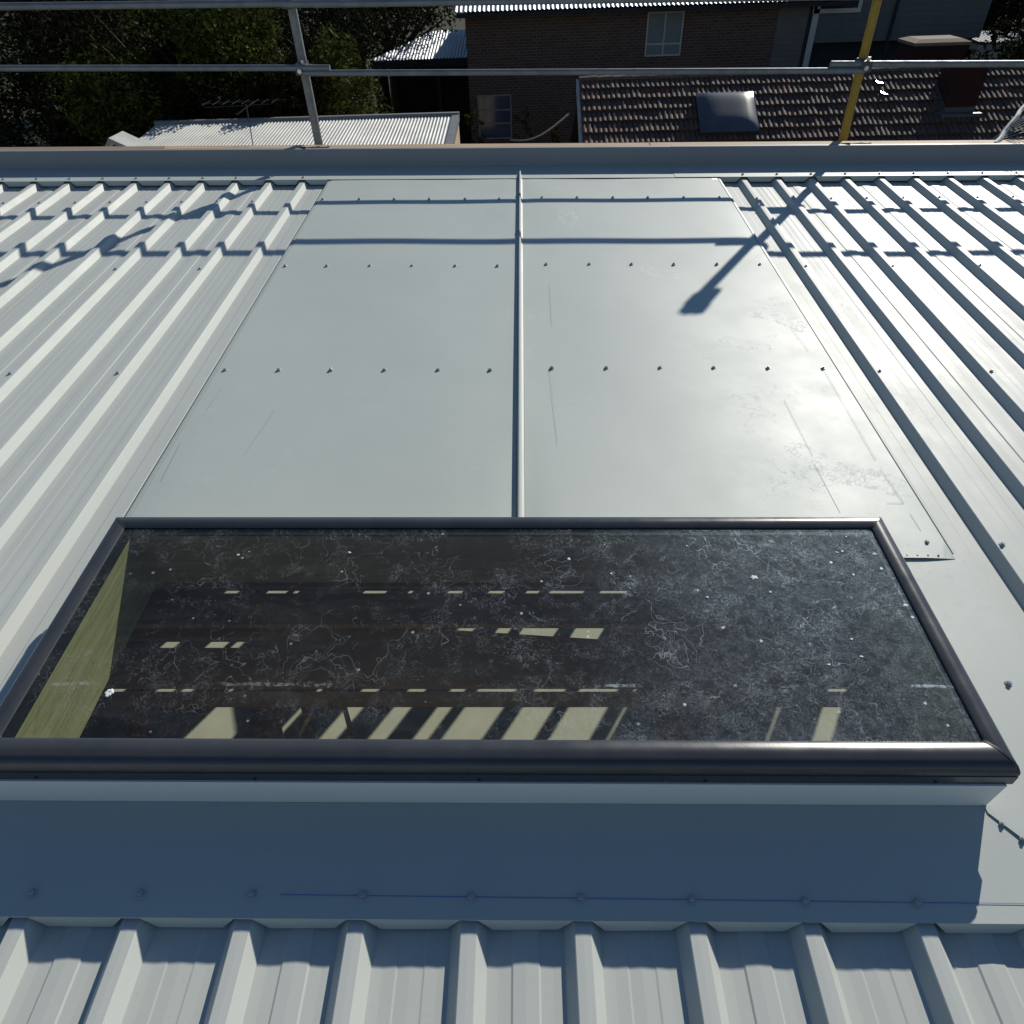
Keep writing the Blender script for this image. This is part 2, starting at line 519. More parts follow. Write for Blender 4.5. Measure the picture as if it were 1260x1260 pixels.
def tray(u0, u1, d0, d1, n, hem):
    m = MB()
    nu, nd = 30, 40
    def hh(u, d):
        e = min(1, min(u - u0, u1 - u) / .06)
        return n + e * .0055 * math.exp(-max(0, d - 1.18) / .22) + e * .0016 * (math.sin(u * 7.3 + d * 1.9) * .6 + math.sin(d * 5.1 + u * 3 + 1) * .4)
    for i in range(nu):
        for j in range(nd):
            a, b = u0 + (u1 - u0) * i / nu, u0 + (u1 - u0) * (i + 1) / nu
            c, e = d0 + (d1 - d0) * j / nd, d0 + (d1 - d0) * (j + 1) / nd
            m.face([(a, c, hh(a, c)), (b, c, hh(b, c)), (b, e, hh(b, e)), (a, e, hh(a, e))])
    # folded edge
    s = -1 if hem == 'l' else 1
    x = u0 if hem == 'l' else u1
    m.face([(x, d0, n), (x, d1, n), (x, d1, n - .008), (x, d0, n - .008)])
    m.face([(x, d0, n - .008), (x, d1, n - .008), (x + s * .004, d1, n - .008), (x + s * .004, d0, n - .008)])
    m.face([(x + s * .004, d0, n - .008), (x + s * .004, d1, n - .008), (x + s * .005, d1, n - .001), (x + s * .005, d0, n - .001)])
    m.face([(x + s * .005, d0, n - .001), (x + s * .005, d1, n - .001), (x + s * .016, d1, n - .003), (x + s * .016, d0, n - .003)])
    m.face([(x + s * .016, d0, n - .003), (x + s * .016, d1, n - .003), (x + s * .026, d1, n - .029), (x + s * .026, d0, n - .029)])
    return m.build('tray_sheet', MT['tray'], house, smooth=30)


trl = tray(TL, -.012, 1.172, 4.10, TN, 'l'); trl['label'] = 'left flat tray sheet'
trr = tray(.012, TR, 1.178, 4.10, TN, 'r'); trr['label'] = 'right flat tray sheet with boot prints'
# standing seam between them
m = MB()
m.prism([(-.0105, TN - .002), (-.0075, TN + .019), (-.0055, TN + .021), (-.001, TN + .021), (.001, TN + .0185), (.003, TN + .004), (.0125, TN - .002)], 'y', 1.175, 4.135)
seam = m.build('standing_seam', MT['flash'], house, smooth=30)
for (x, y) in ((639, 238), (639, 283)):
    q = at(x, y, TN + .012)
    mm = MB().box((-.0135, q.y - .012, TN + .006), (-.0085, q.y + .012, TN + .016)); mm.build('rivet', MT['clamp'], seam)
for row, y0, xs in ((3.75, 245, [397, 442, 485, 528, 572, 614]), (0, 327, [351, 402, 455, 507, 560, 612]), (0, 455, [277, 343, 407, 473, 539, 603])):
    for x in xs:
        q = at(x, y0, TN + .002); screw(trl, q.x, q.y, TN + .0012)
for y0, xs in ((243, [667, 710, 754, 797, 841, 885]), (325, [672, 725, 777, 829, 882, 935]), (452.5, [679, 746, 812, 878, 945, 1013])):
    for x in xs:
        q = at(x, y0, TN + .002); screw(trr, q.x, q.y, TN + .0012)
q = at(1140, 668, TN); screw(trr, q.x, q.y, TN + .001)
# two thin set-out lines on the tray
def pline(x0, y0, x1, y1, mat='pencil', wd=.0011, parent=None, n=None):
    n = TN + .0026 if n is None else n
    a, b = at(x0, y0, n), at(x1, y1, n)
    t = (b - a).normalized(); s = Vector((-t.y, t.x, 0)) * wd * .5
    m = MB(); m.rings([[a - s, a + s, a + s + Vector((0, 0, .0004)), a - s + Vector((0, 0, .0004))], [b - s, b + s, b + s + Vector((0, 0, .0004)), b - s + Vector((0, 0, .0004))]], True, True)
    o = m.build('set_out_line', MT[mat], parent or house); return o


for l_ in ((965, 492, 1000, 560), (1002, 570, 1034, 632), (1014, 455, 1078, 566), (972, 400, 995, 432), (1083, 575, 1112, 619), (1120, 632, 1133, 653)):
    pline(*l_, parent=trr, wd=.0005)
for l_ in ((676, 452, 686, 545), (676, 350, 679, 400), (1091, 619, 1112, 619)):
    pline(*l_, parent=trr, wd=.0004)
for l_ in ((272, 478, 252, 508), (222, 545, 198, 592), (338, 505, 300, 560)):
    pline(*l_, parent=trl, wd=.0003)

# side flashings beside the skylight
def side_flash(pts, n0, label):
    m = MB()
    f_ = lambda y: n0 + (1.19 - y) * .0125 if n0 > .031 else n0
    m.rings([[(x, y, f_(y) - .0022) for x, y in pts], [(x, y, f_(y)) for x, y in pts]], True, True)
    o = m.build('side_flashing', MT['flash'], house); o['label'] = label; return o


cz = at(1217, 1004, .034); ce = at(1262, 1038, .034)
k_ = (ce.y - cz.y) / (ce.x - cz.x)
rf = side_flash([(.862, 1.195), (.862, cz.y + .004), (1.110, cz.y + (1.110 - cz.x) * k_), (1.110, 1.195)], TN - .001, 'right side flashing beside the skylight')
m = MB(); m.rings([[(1.1095, cz.y + (1.11 - cz.x) * k_, .041), (1.124, cz.y + (1.124 - cz.x) * k_, .038), (1.132, cz.y + (1.124 - cz.x) * k_, .004)], [(1.1095, 1.18, .0315), (1.124, 1.18, .029), (1.132, 1.18, .004)]])
m.build('fold', MT['flash'], rf)
for (x, y) in ((1240, 842), (1231, 1015), (1256, 1034)):
    q = at(x, y, TN + .002); screw(rf, q.x, q.y, TN - .001 + (1.19 - q.y) * .0125).scale = (.6, .6, .6) if y > 1000 else (1, 1, 1)
for k in range(4):
    q = at(1116 + 13 * k, 683, TN + .004)
    mm = MB().tube((q.x, q.y, TN + .002), (q.x, q.y, TN + .0065), .0028, .002, 8); mm.build('rivet', MT['screw'], rf)
side_flash([(-1.066, 1.16), (-1.066, .36), (-.94, .36), (-.94, 1.16)], TN - .0025, 'left side flashing beside the skylight')

# apron below the skylight, notched over the ribs
AP0, AP1 = .357, .552
AN0, AN1 = .035, .0372


def notched(name, d_edge, n_edge, drop, u0, u1, kick, wav=0):
    """a hanging lip whose lower edge clears the ribs"""
    m = MB()
    k = math.floor((u0 - U0) / P)
    top, bot = [], []
    u = u0
    us = []
    while U0 + k * P < u1 + P:
        c = U0 + k * P
        for a, dep in ((-.040, drop), (-.0155, .0012), (.0155, .0012), (.040, drop)):
            us.append((c + a, dep))
        k += 1
    us = [(min(max(a, u0), u1), b) for a, b in us if u0 - .03 < a < u1 + .03]
    for a, b in us:
        jig = math.sin(a * 31) * .0008
        top.append((a, d_edge, n_edge)); bot.append((a, d_edge + kick * b / drop + jig, n_edge - b))
    m.rings([top, bot])
    return m


m = notched('lip', AP0, AN0, .030, -1.11, 1.45, -.006)
nu = 40
for i in range(nu):
    a, b = -1.11 + 2.56 * i / nu, -1.11 + 2.56 * (i + 1) / nu
    for j in range(4):
        c, e = AP0 + (AP1 - AP0) * j / 4, AP0 + (AP1 - AP0) * (j + 1) / 4
        hn = lambda u, d: AN0 + (AN1 - AN0) * (d - AP0) / (AP1 - AP0)
        m.face([(a, c, hn(a, c)), (b, c, hn(b, c)), (b, e, hn(b, e)), (a, e, hn(a, e))])
apron = m.build('apron_flashing', MT['flash'], house, smooth=25)
for (x, y) in ((38, 1098), (172, 1099), (309, 1099), (446, 1101), (580, 1103), (715, 1104), (852, 1106), (992, 1108), (1130, 1110)):
    q = at(x, y, AN0 + .006); screw(apron, q.x, q.y, AN0 + .0011)
pa, pb = at(345, 1101, AN0 + .004), at(1268, 1113, AN0 + .004)
pline(345, 1100.5, 1268, 1112, 'blue_line', .0009, apron, AN0 + .0016)

# ridge flashing: strip, hanging lip, upstand against the parapet
JU = at(822, 200, .036).x
for a, b, lift in ((-5.2, JU + .02, 0), (JU, 5.2, .0012)):
    m = notched('lip', 4.062, .036 + lift, .026, a, TL - .02, -.004) if a < 0 else notched('lip', 4.062, .036 + lift, .026, TR + .02, b, -.004)
    x0, x1 = a, b; mc = MB()
    nn = int((x1 - x0) / .19) + 1
    for i in range(nn):
        p, q = x0 + (x1 - x0) * i / nn, x0 + (x1 - x0) * (i + 1) / nn
        z = lambda u: .036 + lift + .0009 * math.sin(u * 33)
        m.face([(p, 4.062, .036 + lift), (q, 4.062, .036 + lift), (q, 4.10, z(q)), (p, 4.10, z(p))])
        m.face([(p, 4.10, z(p)), (q, 4.10, z(q)), (q, 4.268, .037 + lift), (p, 4.268, .037 + lift)])
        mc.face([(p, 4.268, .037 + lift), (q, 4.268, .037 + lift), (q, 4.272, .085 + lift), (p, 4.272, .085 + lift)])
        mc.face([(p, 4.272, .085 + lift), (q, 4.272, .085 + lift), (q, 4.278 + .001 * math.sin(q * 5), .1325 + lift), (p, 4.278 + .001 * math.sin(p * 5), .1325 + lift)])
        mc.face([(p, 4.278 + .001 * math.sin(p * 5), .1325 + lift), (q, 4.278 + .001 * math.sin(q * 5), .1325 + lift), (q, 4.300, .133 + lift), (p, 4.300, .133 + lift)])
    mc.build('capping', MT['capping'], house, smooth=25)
    o = m.build('ridge_flashing', MT['flash'], house, smooth=25)
    k = -27
    while k < 27:
        c = U0 + k * P
        if a < c < b and not (TL < c < TR): screw(o, c, 4.095, .0372 + lift)
        k += 1
    if a < 0: RFL = o
# dashed row of rivets where the flashing meets the tray
for i in range(46):
    u = TL + .03 + i * .047
    if abs(u) < .03: continue
    mm = MB().box((u - .012, 4.0605, TN + .0022), (u + .012, 4.064, TN + .0034)); o = mm.build('sealant_dash', MT['pencil'], house)

# walls, floor and frame of the room below
m = MB().box((-5.2, 4.285, -6), (-1.70, 4.36, .1)); m.box((3.30, 4.285, -6), (5.2, 4.36, .1)); m.box((-1.70, 4.285, -6), (3.30, 4.36, -2.72)); m.box((-1.70, 4.285, -.30), (3.30, 4.36, .1))
m.box((-5.2, D_BOT + .1, -6), (5.2, D_BOT + .2, -.05)); m.box((-5.2, D_BOT + .2, -6), (-5.1, 4.285, -.02)); m.box((5.1, D_BOT + .2, -6), (5.2, 4.285, -.02))
m.build('wall', vary('rendered_wall', (.35, .34, .32), (.30, .29, .27), 3, .9, .2, 0, .3, 60).m, house)
m = MB().box((-5.1, D_BOT + .2, -2.86), (5.1, 4.285, -2.70))
m.build('floor', MT['floor_ply'], house)
OPEN = [(-1.68, -1.55), (-1.36, -1.09), (-.87, -.42), (-.28, -.22), (.02, .16), (.33, .475), (.615, .74), (.795, 1.08), (1.175, 1.41), (1.475, 1.76), (1.838, 1.884), (2.84, 2.885), (3.13, 3.28)]
prev = -1.70
for a, b in OPEN + [(3.30, 9)]:
    if a - prev > .2:      # a stretch of board
        MB().box((prev, 4.29, -2.70), (a, 4.345, -.30)).build('sun_gap_wall_board', MT['ply_dark'], house)
    else:
        MB().box((prev, 4.29, -2.70), (a, 4.345, -.30)).build('stud', MT['stud'], house)
    prev = b


def wpoly(pts):  # added unseen boards, cut to shape the sun patches on the floor
    m = MB(); m.rings([[(u, 4.26, n) for u, n in pts], [(u, 4.284, n) for u, n in pts]], True, True)
    m.build('sun_gap_wall_board', MT['ply_dark'], house)


wpoly([(-1.75, -1.57), (-.86, -1.57), (-.86, -.2), (-1.75, -.2)])
wpoly([(-.857, -1.30), (-.40, -1.30), (-.40, -.2), (-.857, -.2)])
wpoly([(-.857, -1.62), (-.40, -1.62), (-.40, -1.54), (-.857, -1.54)])
wpoly([(-.78, -1.537), (-.40, -1.537), (-.40, -1.303), (-.53, -1.303), (-.55, -1.40)])
wpoly([(-.90, -2.69), (-.64, -2.69), (-.64, -1.623), (-.90, -1.623)])
MB().box((1.42, 4.30, -2.69), (3.29, 4.33, -1.86)).build('sun_gap_wall_board', MT['ply_dark'], house)  # added unseen board, blocks low sun from part of the floor


def cplank(quad, n0, th=.02, mat='batten', name='ceiling_board'):
    """board across the opening seen through the glass; its four corners are photo pixels at height n0"""
    pts = [at(x, y, n0) for x, y in quad]
    m = MB(); m.plate([(p.x, p.y) for p in pts], n0 - th, n0)
    return m.build(name, MT[mat], house)


CN = -.30
cplank([(-700, 730), (1900, 730), (1900, 768), (-700, 768)], CN)
cplank([(-700, 630), (1900, 630), (1900, 722), (-700, 722)], CN - .004)
cplank([(332, 761), (760, 788), (760, 843), (332, 843)], CN - .03)
cplank([(746, 760), (1900, 760), (1900, 843), (746, 843)], CN - .052)
cplank([(-900, 760), (332, 760), (332, 785), (-900, 785)], CN - .03)
cplank([(-900, 797), (332, 797), (332, 843), (-900, 843)], CN - .03)
cplank([(-900, 851), (1900, 851), (1900, 862), (-900, 862)], CN - .05, .035)
# offcuts and a hanging panel seen below the lower edge
cplank([(808, 850), (852, 850), (842, 940), (806, 940)], -.62, .02, 'stud', 'hanging_panel')
for quad, n0 in (([(318, 862), (338, 862), (352, 880), (300, 940), (290, 935)], -1.2), ([(368, 862), (374, 862), (392, 925), (384, 930)], -1.0), ([(418, 860), (424, 860), (446, 935), (438, 938)], -1.1), ([(160, 890), (176, 868), (190, 912), (150, 935)], -.9), ([(205, 862), (232, 862), (214, 880)], -.7), ([(330, 905), (342, 868), (348, 905), (340, 930)], -.8), ([(862, 862), (866, 862), (852, 940), (846, 940)], -.9), ([(870, 846), (884, 846), (876, 870), (868, 900), (860, 935), (856, 935), (866, 880)], -.75)):
    cplank(quad, n0, .012, 'stud', 'offcut')
for (x, y) in ((377, 846), (877, 846)):
    q = at(x, y, CN - .06)
    m = MB(); pr = None; pts = []
    for i in range(9):
        t = i / 8
        cx = q.x + math.sin(t * 5) * .02; cy = q.y - t * .10; cz_ = q.z - t * .12
        wv = .012 * (1.1 - t) ; an = t * 4
        pts.append(((cx - wv * math.cos(an), cy - wv * math.sin(an), cz_), (cx + wv * math.cos(an), cy + wv * math.sin(an), cz_ + .004)))
    m.rings(pts)
    tag(m.build('tape_strip', MT['tape'], house), 'curled strip of yellow tape hanging below the glass')

# ------------------------------------------------------------------ skylight
sk = thing('skylight', 'dark framed rectangular skylight with dirty tinted glass in the pale roof', 'skylight', roof=True)
GU0, GU1, GD0, GD1, GN = -.953, .833, .612, 1.157, .163
PROF = [(0, .1625), (-.0005, .1650), (.0015, .1672), (.007, .1692), (.013, .1708), (.020, .1722), (.027, .1722), (.034, .1708), (.040, .1695), (.048, .1630), (.053, .1550), (.0545, .1475), (.0515, .1455), (.0515, .1440), (.0550, .1425), (.0560, .118), (.040, .116), (.004, .150)]


def bar(side):
    m = MB()
    gap = .0006
    A, B = [], []
    for o, n in PROF:
        if side == 'front': A.append((GU0 - o + gap, GD0 - o, n)); B.append((GU1 + o - gap, GD0 - o, n))
        if side == 'back': A.append((GU0 - o * .8 + gap, GD1 + o * .8, n)); B.append((GU1 + o * .8 - gap, GD1 + o * .8, n))
        if side == 'left': A.append((GU0 - o * .8, GD0 - o * 1 + gap, n)); B.append((GU0 - o * .8, GD1 + o * .8 - gap, n))
        if side == 'right': A.append((GU1 + o * .8, GD0 - o * 1 + gap, n)); B.append((GU1 + o * .8, GD1 + o * .8 - gap, n))
    # a mitre per profile point
    if side == 'front':
        A = [(GU0 - o * .8 + gap, GD0 - o, n) for o, n in PROF]; B = [(GU1 + o * .8 - gap, GD0 - o, n) for o, n in PROF]
    m.rings([A, B], True, True)
    o = m.build('frame_bar', MT['frame'], sk, smooth=28)
    o['label'] = side + ' frame bar'
    return o


bars = {s_: bar(s_) for s_ in ('front', 'back', 'left', 'right')}
for x in (41, 312, 589, 868, 1152):
    q = at(x, 963, .126); mm = MB().tube((q.x, GD0 - .0552, .125), (q.x, GD0 - .0578, .125), .0036, .003, 8); mm.build('weep_hole', MT['black'], bars['front'])
# corner joints
for (u, d, s1, s2) in ((GU1, GD0, 1, -1), (GU0, GD1, -1, 1), (GU1, GD1, 1, 1), (GU0, GD0, -1, -1)):
    m = MB(); A, B = [], []
    for o, n in PROF:
        n2 = n + (.0009 if n > .13 else 0)
        ou = o * .8 * s1; od = o * (1 if s2 < 0 else .8) * s2
        A.append((u + ou - s1 * .0035, d + od, n2)); B.append((u + ou, d + od - s2 * .0035, n2))
    m.rings([A, B], True, True)
    m.build('corner_joint', MT['frame'], sk, smooth=28)
# glass
m = MB()
m.face([(GU0 - .004, GD0 - .004, GN), (GU1 + .004, GD0 - .004, GN), (GU1 + .004, GD1 + .004, GN), (GU0 - .004, GD1 + .004, GN)])
glass = m.build('glass_pane', MT['glass'], sk)
# black border under the glass
B_ = .020
m = MB()
for (a, b, c, d) in ((GU0, GU1, GD1 - B_, GD1), (GU0, GU0 + B_, GD0, GD1 - B_), (GU1 - .012, GU1, GD0, GD1 - B_)):
    m.box((a, c, GN - .007), (b, d, GN - .003))
m.build('edge_band', MT['black'], sk)
# timber liner of the opening
LN0, LN1 = -.015, GN - .008
m = MB().box((GU0 - .02, GD0 - .02, LN0), (GU0 + .020, GD1 + .02, LN1)); m.build('liner_board', MT['ply'], sk)
m = MB().box((GU1 - .011, GD0 - .02, LN0), (GU1 + .010, GD1 + .02, LN1)); m.build('liner_board', MT['ply'], sk)
m = MB().box((GU0 + .021, GD1 - .018, LN0), (GU1 - .012, GD1 + .02, LN1)); m.build('liner_board', MT['ply_dark'], sk)
m = MB().box((GU0 + .021, GD0 - .02, LN0), (GU1 - .012, GD0 - .003, LN1)); m.build('liner_board', MT['ply_dark'], sk)
# steel-clad kerb the frame stands on
m = MB()
ko, ki = (-.988, .868), None
c0, c1, e0, e1 = -.985, .866, .5525, 1.198
m.box((c0, e0, .02), (c1, e0 + .010, .1185)); m.box((c0, e1 - .010, .02), (c1, e1, .1185)); m.box((c0, e0 + .010, .02), (c0 + .010, e1 - .010, .1185)); m.box((c1 - .010, e0 + .010, .02), (c1, e1 - .010, .1185))
m.build('kerb_cladding', MT['kerb'], sk)
# rafters round the opening, dark under the roof
m = MB(); m.box((-5.0, GD1 + .60, -.25), (5.0, GD1 + .645, -.04)); m.box((-5.0, GD0 - .07, -.25), (5.0, GD0 - .025, -.04))
for u in (-2.2, -3.1, -4.0, 1.9, 2.8, 3.7): m.box((u, -2.2, -.30), (u + .045, 4.2, -.02))
m.build('rafter', MT['stud'], house)
# droppings on the glass
for (x, y, s_) in ((134, 854, .010), (928, 711, .009), (1076, 682, .006), (1030, 680, .004), (700, 688, .005), (752, 706, .0035), (870, 735, .004), (948, 729, .004), (1114, 745, .006), (1048, 787, .0035), (1060, 808, .004), (430, 680, .004), (293, 683, .004), (1020, 818, .004), (845, 672, .003), (905, 665, .003)):
    q = at(x, y, GN)
    m = MB(); nn = 14; rr = [s_ * random.uniform(.55, 1.25) for _ in range(nn)]
    if x == 134:
        for i, (px, py) in enumerate(((-.5, .2), (-.3, .6), (.2, .7), (.5, .3), (.2, -.1), (-.1, -.4))):
            rad = s_ * .42
            m.rings([[(q.x + px * s_ + math.cos(t) * rad, q.y + py * s_ + math.sin(t) * rad, GN + .0006 + i * .0002) for t in [k * .6283 for k in range(10)]], [(q.x + px * s_ + math.cos(t) * rad * .5, q.y + py * s_ + math.sin(t) * rad * .5, GN + .0022 + i * .0002) for t in [k * .6283 for k in range(10)]]], True, True)
    else:
        m.rings([[(q.x + math.cos(2 * math.pi * k / nn) * rr[k], q.y + math.sin(2 * math.pi * k / nn) * rr[k] * .8, GN + .0006) for k in range(nn)],
                 [(q.x + math.cos(2 * math.pi * k / nn) * rr[k] * .6, q.y + math.sin(2 * math.pi * k / nn) * rr[k] * .5, GN + .0016) for k in range(nn)]], True, True)
    m.build('bird_dropping', MT['drop'], glass)

# ------------------------------------------------------------------ fascia timber beyond the upstand
pr = [(4.3005, -.02), (4.3005, .1305), (4.356, .1335), (4.356, -.02)]
for i, (a, b, dz, lab) in enumerate(((-5.2, at(205, 180, .13).x, 0, 'weathered brown fascia timber along the far roof edge, left length'), (at(205, 180, .13).x + .004, at(800, 180, .13).x, .0006, 'fascia timber along the far roof edge, middle length below the brick house'), (at(800, 180, .13).x + .004, 5.2, .0012, 'pale clean fascia timber along the far roof edge, right length by the yellow pole'))):
    m = MB(); m.prism([(p_, q_ + dz) for p_, q_ in pr], 'x', a, b)
    o = m.build('fascia_timber', MT['plank_brown'] if i < 1 else MT['plank'])
    o.matrix_world = M4
    tag(o, lab, 'timber', 'lengths of fascia timber along the roof edge')

# ------------------------------------------------------------------ scaffold
sc = thing('scaffold', 'tube and coupler scaffold edge protection with two guardrails along the far roof edge', 'scaffold', roof=True)
LEAN = Vector((-.029, .056, 1))
PD = 4.475
pr_ = at(1035, 178, .083); pl_ = at(395, 180, .083)


def post_at(x, y):
    d = ray(x, y); t = PD / d.y; return CR + d * t


bR = post_at(1036, 176); bL = post_at(393, 180)
topR = bR + LEAN * (1.30 - bR.z); topL = bL + LEAN * 1.9
postR = MB().tube(bR - LEAN * 5.9, topR, .0235, n=16).build('standard', MT['yellow'], sc, smooth=40); postR['label'] = 'yellow painted standard'
postL = MB().tube(bL - LEAN * 5.9, topL, .0245, n=16).build('standard', MT['galv_dull'], sc, smooth=40); postL['label'] = 'dull galvanised standard'


def rail(x0, y0, x1, y1, off, r_=.0185, ext=(0, 0), mat='galv'):
    def pt(x, y):
        d = ray(x, y); return CR + d * ((PD + off) / d.y)
    a, b = pt(x0, y0), pt(x1, y1)
    t = (b - a).normalized()
    o = MB().tube(a - t * ext[0], b + t * ext[1], r_, n=14).build('guardrail', MT[mat], sc, smooth=40)
    # open tube ends
    return o


rail(0, 84, 406, 83.5, -.045, .0155, (1.6, 0))
rail(372, 90, 1046, 87, -.045, .0155, (0, .08))
rail(1022, 79, 1260, 78.5, -.035, .0165, (0, 1.6))
rail(0, 8, 362, 4, -.045, .0175, (1.6, 0))
rail(346, 5, 420, 4, -.045, .0175)
rail(386, 5, 1060, -5, -.045, .0175, (0, .1))
rail(1040, -12, 1260, -14, -.035, .0175, (0, 1.6))


def coupler(base, n, px=None):
    q = base + LEAN * (n - base.z)
    c = MB()
    c.tube(q - LEAN * .028, q + LEAN * .028, .031, n=14)
    c.box((q.x - .030, q.y - .075, q.z - .026), (q.x + .030, q.y - .02, q.z + .026))
    c.box((q.x + .026, q.y - .03, q.z - .012), (q.x + .052, q.y + .01, q.z + .014))
    o = c.build('coupler', MT['clamp'], sc, smooth=35)
    b = MB(); b.tube((q.x - .004, q.y - .074, q.z - .004), (q.x - .004, q.y - .092, q.z - .004), .0125, n=6); b.tube((q.x + .012, q.y - .05, q.z + .025), (q.x + .012, q.y - .05, q.z + .042), .009, n=6)
    b.build('bolt', MT['bolt'], o)
    return o


def n_of(x, y, off=-.045):
    d = ray(x, y); return (CR + d * ((PD + off) / d.y)).z


for base, x in ((bL, 378), (bR, 1060)):
    coupler(base, n_of(x, 86 if x < 500 else 82)); coupler(base, n_of(x, 4 if x < 500 else -8))
coupler(bR, 1.235)
q = bR + LEAN * (1.22 - bR.z)
MB().box((q.x + .01, q.y - .012, q.z - .05), (q.x + .062, q.y + .012, q.z + .022)).build('bracket', MT['clamp'], sc)
q = bL + LEAN * (1.28 - bL.z)
for base in (bL, bR):   # foot clamp and tie wire lying on the timber
    m = MB()
    m.box((base.x - .05, 4.345, .060), (base.x + .05, PD - .02, .085))
    m.path([(base.x - .075 + .05 * math.sin(i), 4.30 + .012 * math.cos(i * 1.9), .134 + .006 * math.sin(i * 1.3)) for i in range(5)] + [(base.x + .02 + i * .02, 4.31 + .008 * math.sin(i * 2), .135) for i in range(5)], .0028, 5)
    m.build('tie_wire', MT['clamp'], sc)

# leaning pale pole and loose wires at the right end
a = at(1228, 181, .12); d = ray(1275, 112); b = CR + d * (4.75 / d.y)
m = MB(); prev = a + Vector((0, .04, 0)); A0 = prev
pts = [A0.lerp(b, t / 8) + Vector((.006 * math.sin(t * 2.1), 0, .006 * math.cos(t * 1.7))) for t in range(9)]
pole = thing('leaning_pole', 'rough pale pole leaning at the far right end of the roof edge', 'pole', roof=True)
MB().path(pts, .013, 8).build('shaft', MT['white_pole'], pole, smooth=40)
m = MB()
for i in range(9):
    s = Vector((a.x + .02, 4.42, .10)); e = Vector((a.x + .45 + .03 * i, 4.5 + .01 * i, .10 + .055 * i))
    m.path([s, s.lerp(e, .5) + Vector((0, 0, .02 + .004 * i)), e], .0022, 5)
m.build('loose_wires', MT['galv'], pole)

exec_bg = True
# ------------------------------------------------------------------ background materials
def brick_mat(name, c1, c2, mortar, sc_=1):
    m = Mat(name, c1, .9, .15)
    bt = m.n('TexBrick'); bt.inputs['Scale'].default_value = 1
    bt.inputs['Brick Width'].default_value = .24 * sc_; bt.inputs['Row Height'].default_value = .086 * sc_
    bt.inputs['Mortar Size'].default_value = .012 * sc_
    bt.inputs['Color1'].default_value = (*c1, 1); bt.inputs['Color2'].default_value = (*c2, 1); bt.inputs['Mortar'].default_value = (*mortar, 1)
    bt.inputs['Bias'].default_value = -.1
    sx = m.n('SeparateXYZ'); m.l(m.coord(), sx.inputs[0])
    cb = m.n('CombineXYZ'); m.l(m.math('ADD', sx.outputs[0], sx.outputs[1]), cb.inputs[0]); m.l(sx.outputs[2], cb.inputs[1])
    m.l(cb.outputs[0], bt.inputs['Vector'])
    c = m.mix(m.math('MULTIPLY', m.noise(1.3, 4), .5), bt.outputs['Color'], tuple(v * .45 for v in c1))
    m.base(c); m.bump(bt.outputs['Fac'], -.8, .012)
    return m.m


MT['brick'] = brick_mat('brown_brickwork', (.115, .065, .048), (.06, .038, .031), (.16, .13, .11))
MT['redbrick'] = brick_mat('dark_red_brickwork', (.05, .016, .013), (.035, .013, .011), (.035, .022, .02))
MT['corr'] = vary('weathered_corrugated_steel', (.44, .44, .40), (.32, .32, .30), 1.3, .55, .4, .1, rr=(.45, .65)).m
MT['corr2'] = vary('old_zinc_corrugated_steel', (.45, .46, .47), (.35, .36, .38), 1.5, .45, .5, .4).m
MT['gutter'] = vary('gutter_paint', (.20, .20, .19), (.15, .15, .14), 4, .5).m
MT['cream'] = vary('cream_fascia', (.50, .38, .24), (.42, .32, .20), 3, .7).m
MT['board'] = vary('tan_weatherboard', (.12, .105, .088), (.10, .088, .075), 2, .7).m
MT['gboard'] = vary('grey_weatherboard', (.085, .087, .087), (.07, .072, .074), 2, .7).m
MT['white'] = vary('off_white_trim', (.40, .40, .37), (.32, .32, .30), 2, .6).m
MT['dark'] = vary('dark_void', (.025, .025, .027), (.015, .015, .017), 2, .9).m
MT['pane'] = Mat('window_glass', (.04, .06, .10), .08, .6).m
MT['blind'] = vary('pale_blind', (.17, .175, .17), (.14, .145, .145), 2, .8).m
MT['bark'] = vary('bark', (.10, .075, .055), (.05, .04, .03), 6, .9, .1, 0, .6, 20, .02).m


def tile_mat():
    m = Mat('terracotta_tile', (.2, .1, .08), .75, .25)
    oi = m.n('ObjectInfo')
    r_ = m.ramp(oi.outputs['Random'], [(0, (.15, .105, .085)), (.35, (.20, .135, .105)), (.6, (.17, .12, .105)), (.8, (.24, .15, .12)), (.93, (.30, .15, .105)), (1, (.22, .19, .165))])
    n_ = m.ramp(m.noise(16, 5, .7), [(.40, 0), (.62, 1)])
    r_ = m.mix(1.0, r_, (.60, .50, .45), 'MULTIPLY')
    c = m.mix(m.math('MULTIPLY', n_, .75), r_, (.035, .030, .027))
    m.base(c); m.bump(m.noise(60, 4), .5, .004)
    return m.m


MT['tile'] = tile_mat()


def leaf_mat(name, cols):
    m = Mat(name, cols[0], .85, .02)
    gi = m.n('NewGeometry')
    f = gi.outputs['Random Per Island']
    m.base(m.ramp(f, [(i / (len(cols) - 1), c) for i, c in enumerate(cols)]))
    tr = m.n('BsdfTranslucent'); m.l(m.ramp(f, [(0, cols[0]), (1, cols[-1])]), tr.inputs[0])
    mx = m.n('MixShader'); mx.inputs[0].default_value = .12
    m.l(m.b.outputs[0], mx.inputs[1]); m.l(tr.outputs[0], mx.inputs[2]); m.l(mx.outputs[0], m.out.inputs[0])
    return m.m


MT['leafA'] = leaf_mat('dark_leaves', [(.006, .008, .004), (.014, .017, .007), (.028, .030, .013)])
MT['leafB'] = leaf_mat('olive_leaves', [(.020, .025, .006), (.05, .06, .013), (.10, .115, .025)])
MT['leafC'] = leaf_mat('brownish_leaves', [(.012, .011, .005), (.026, .021, .009), (.022, .025, .010)])


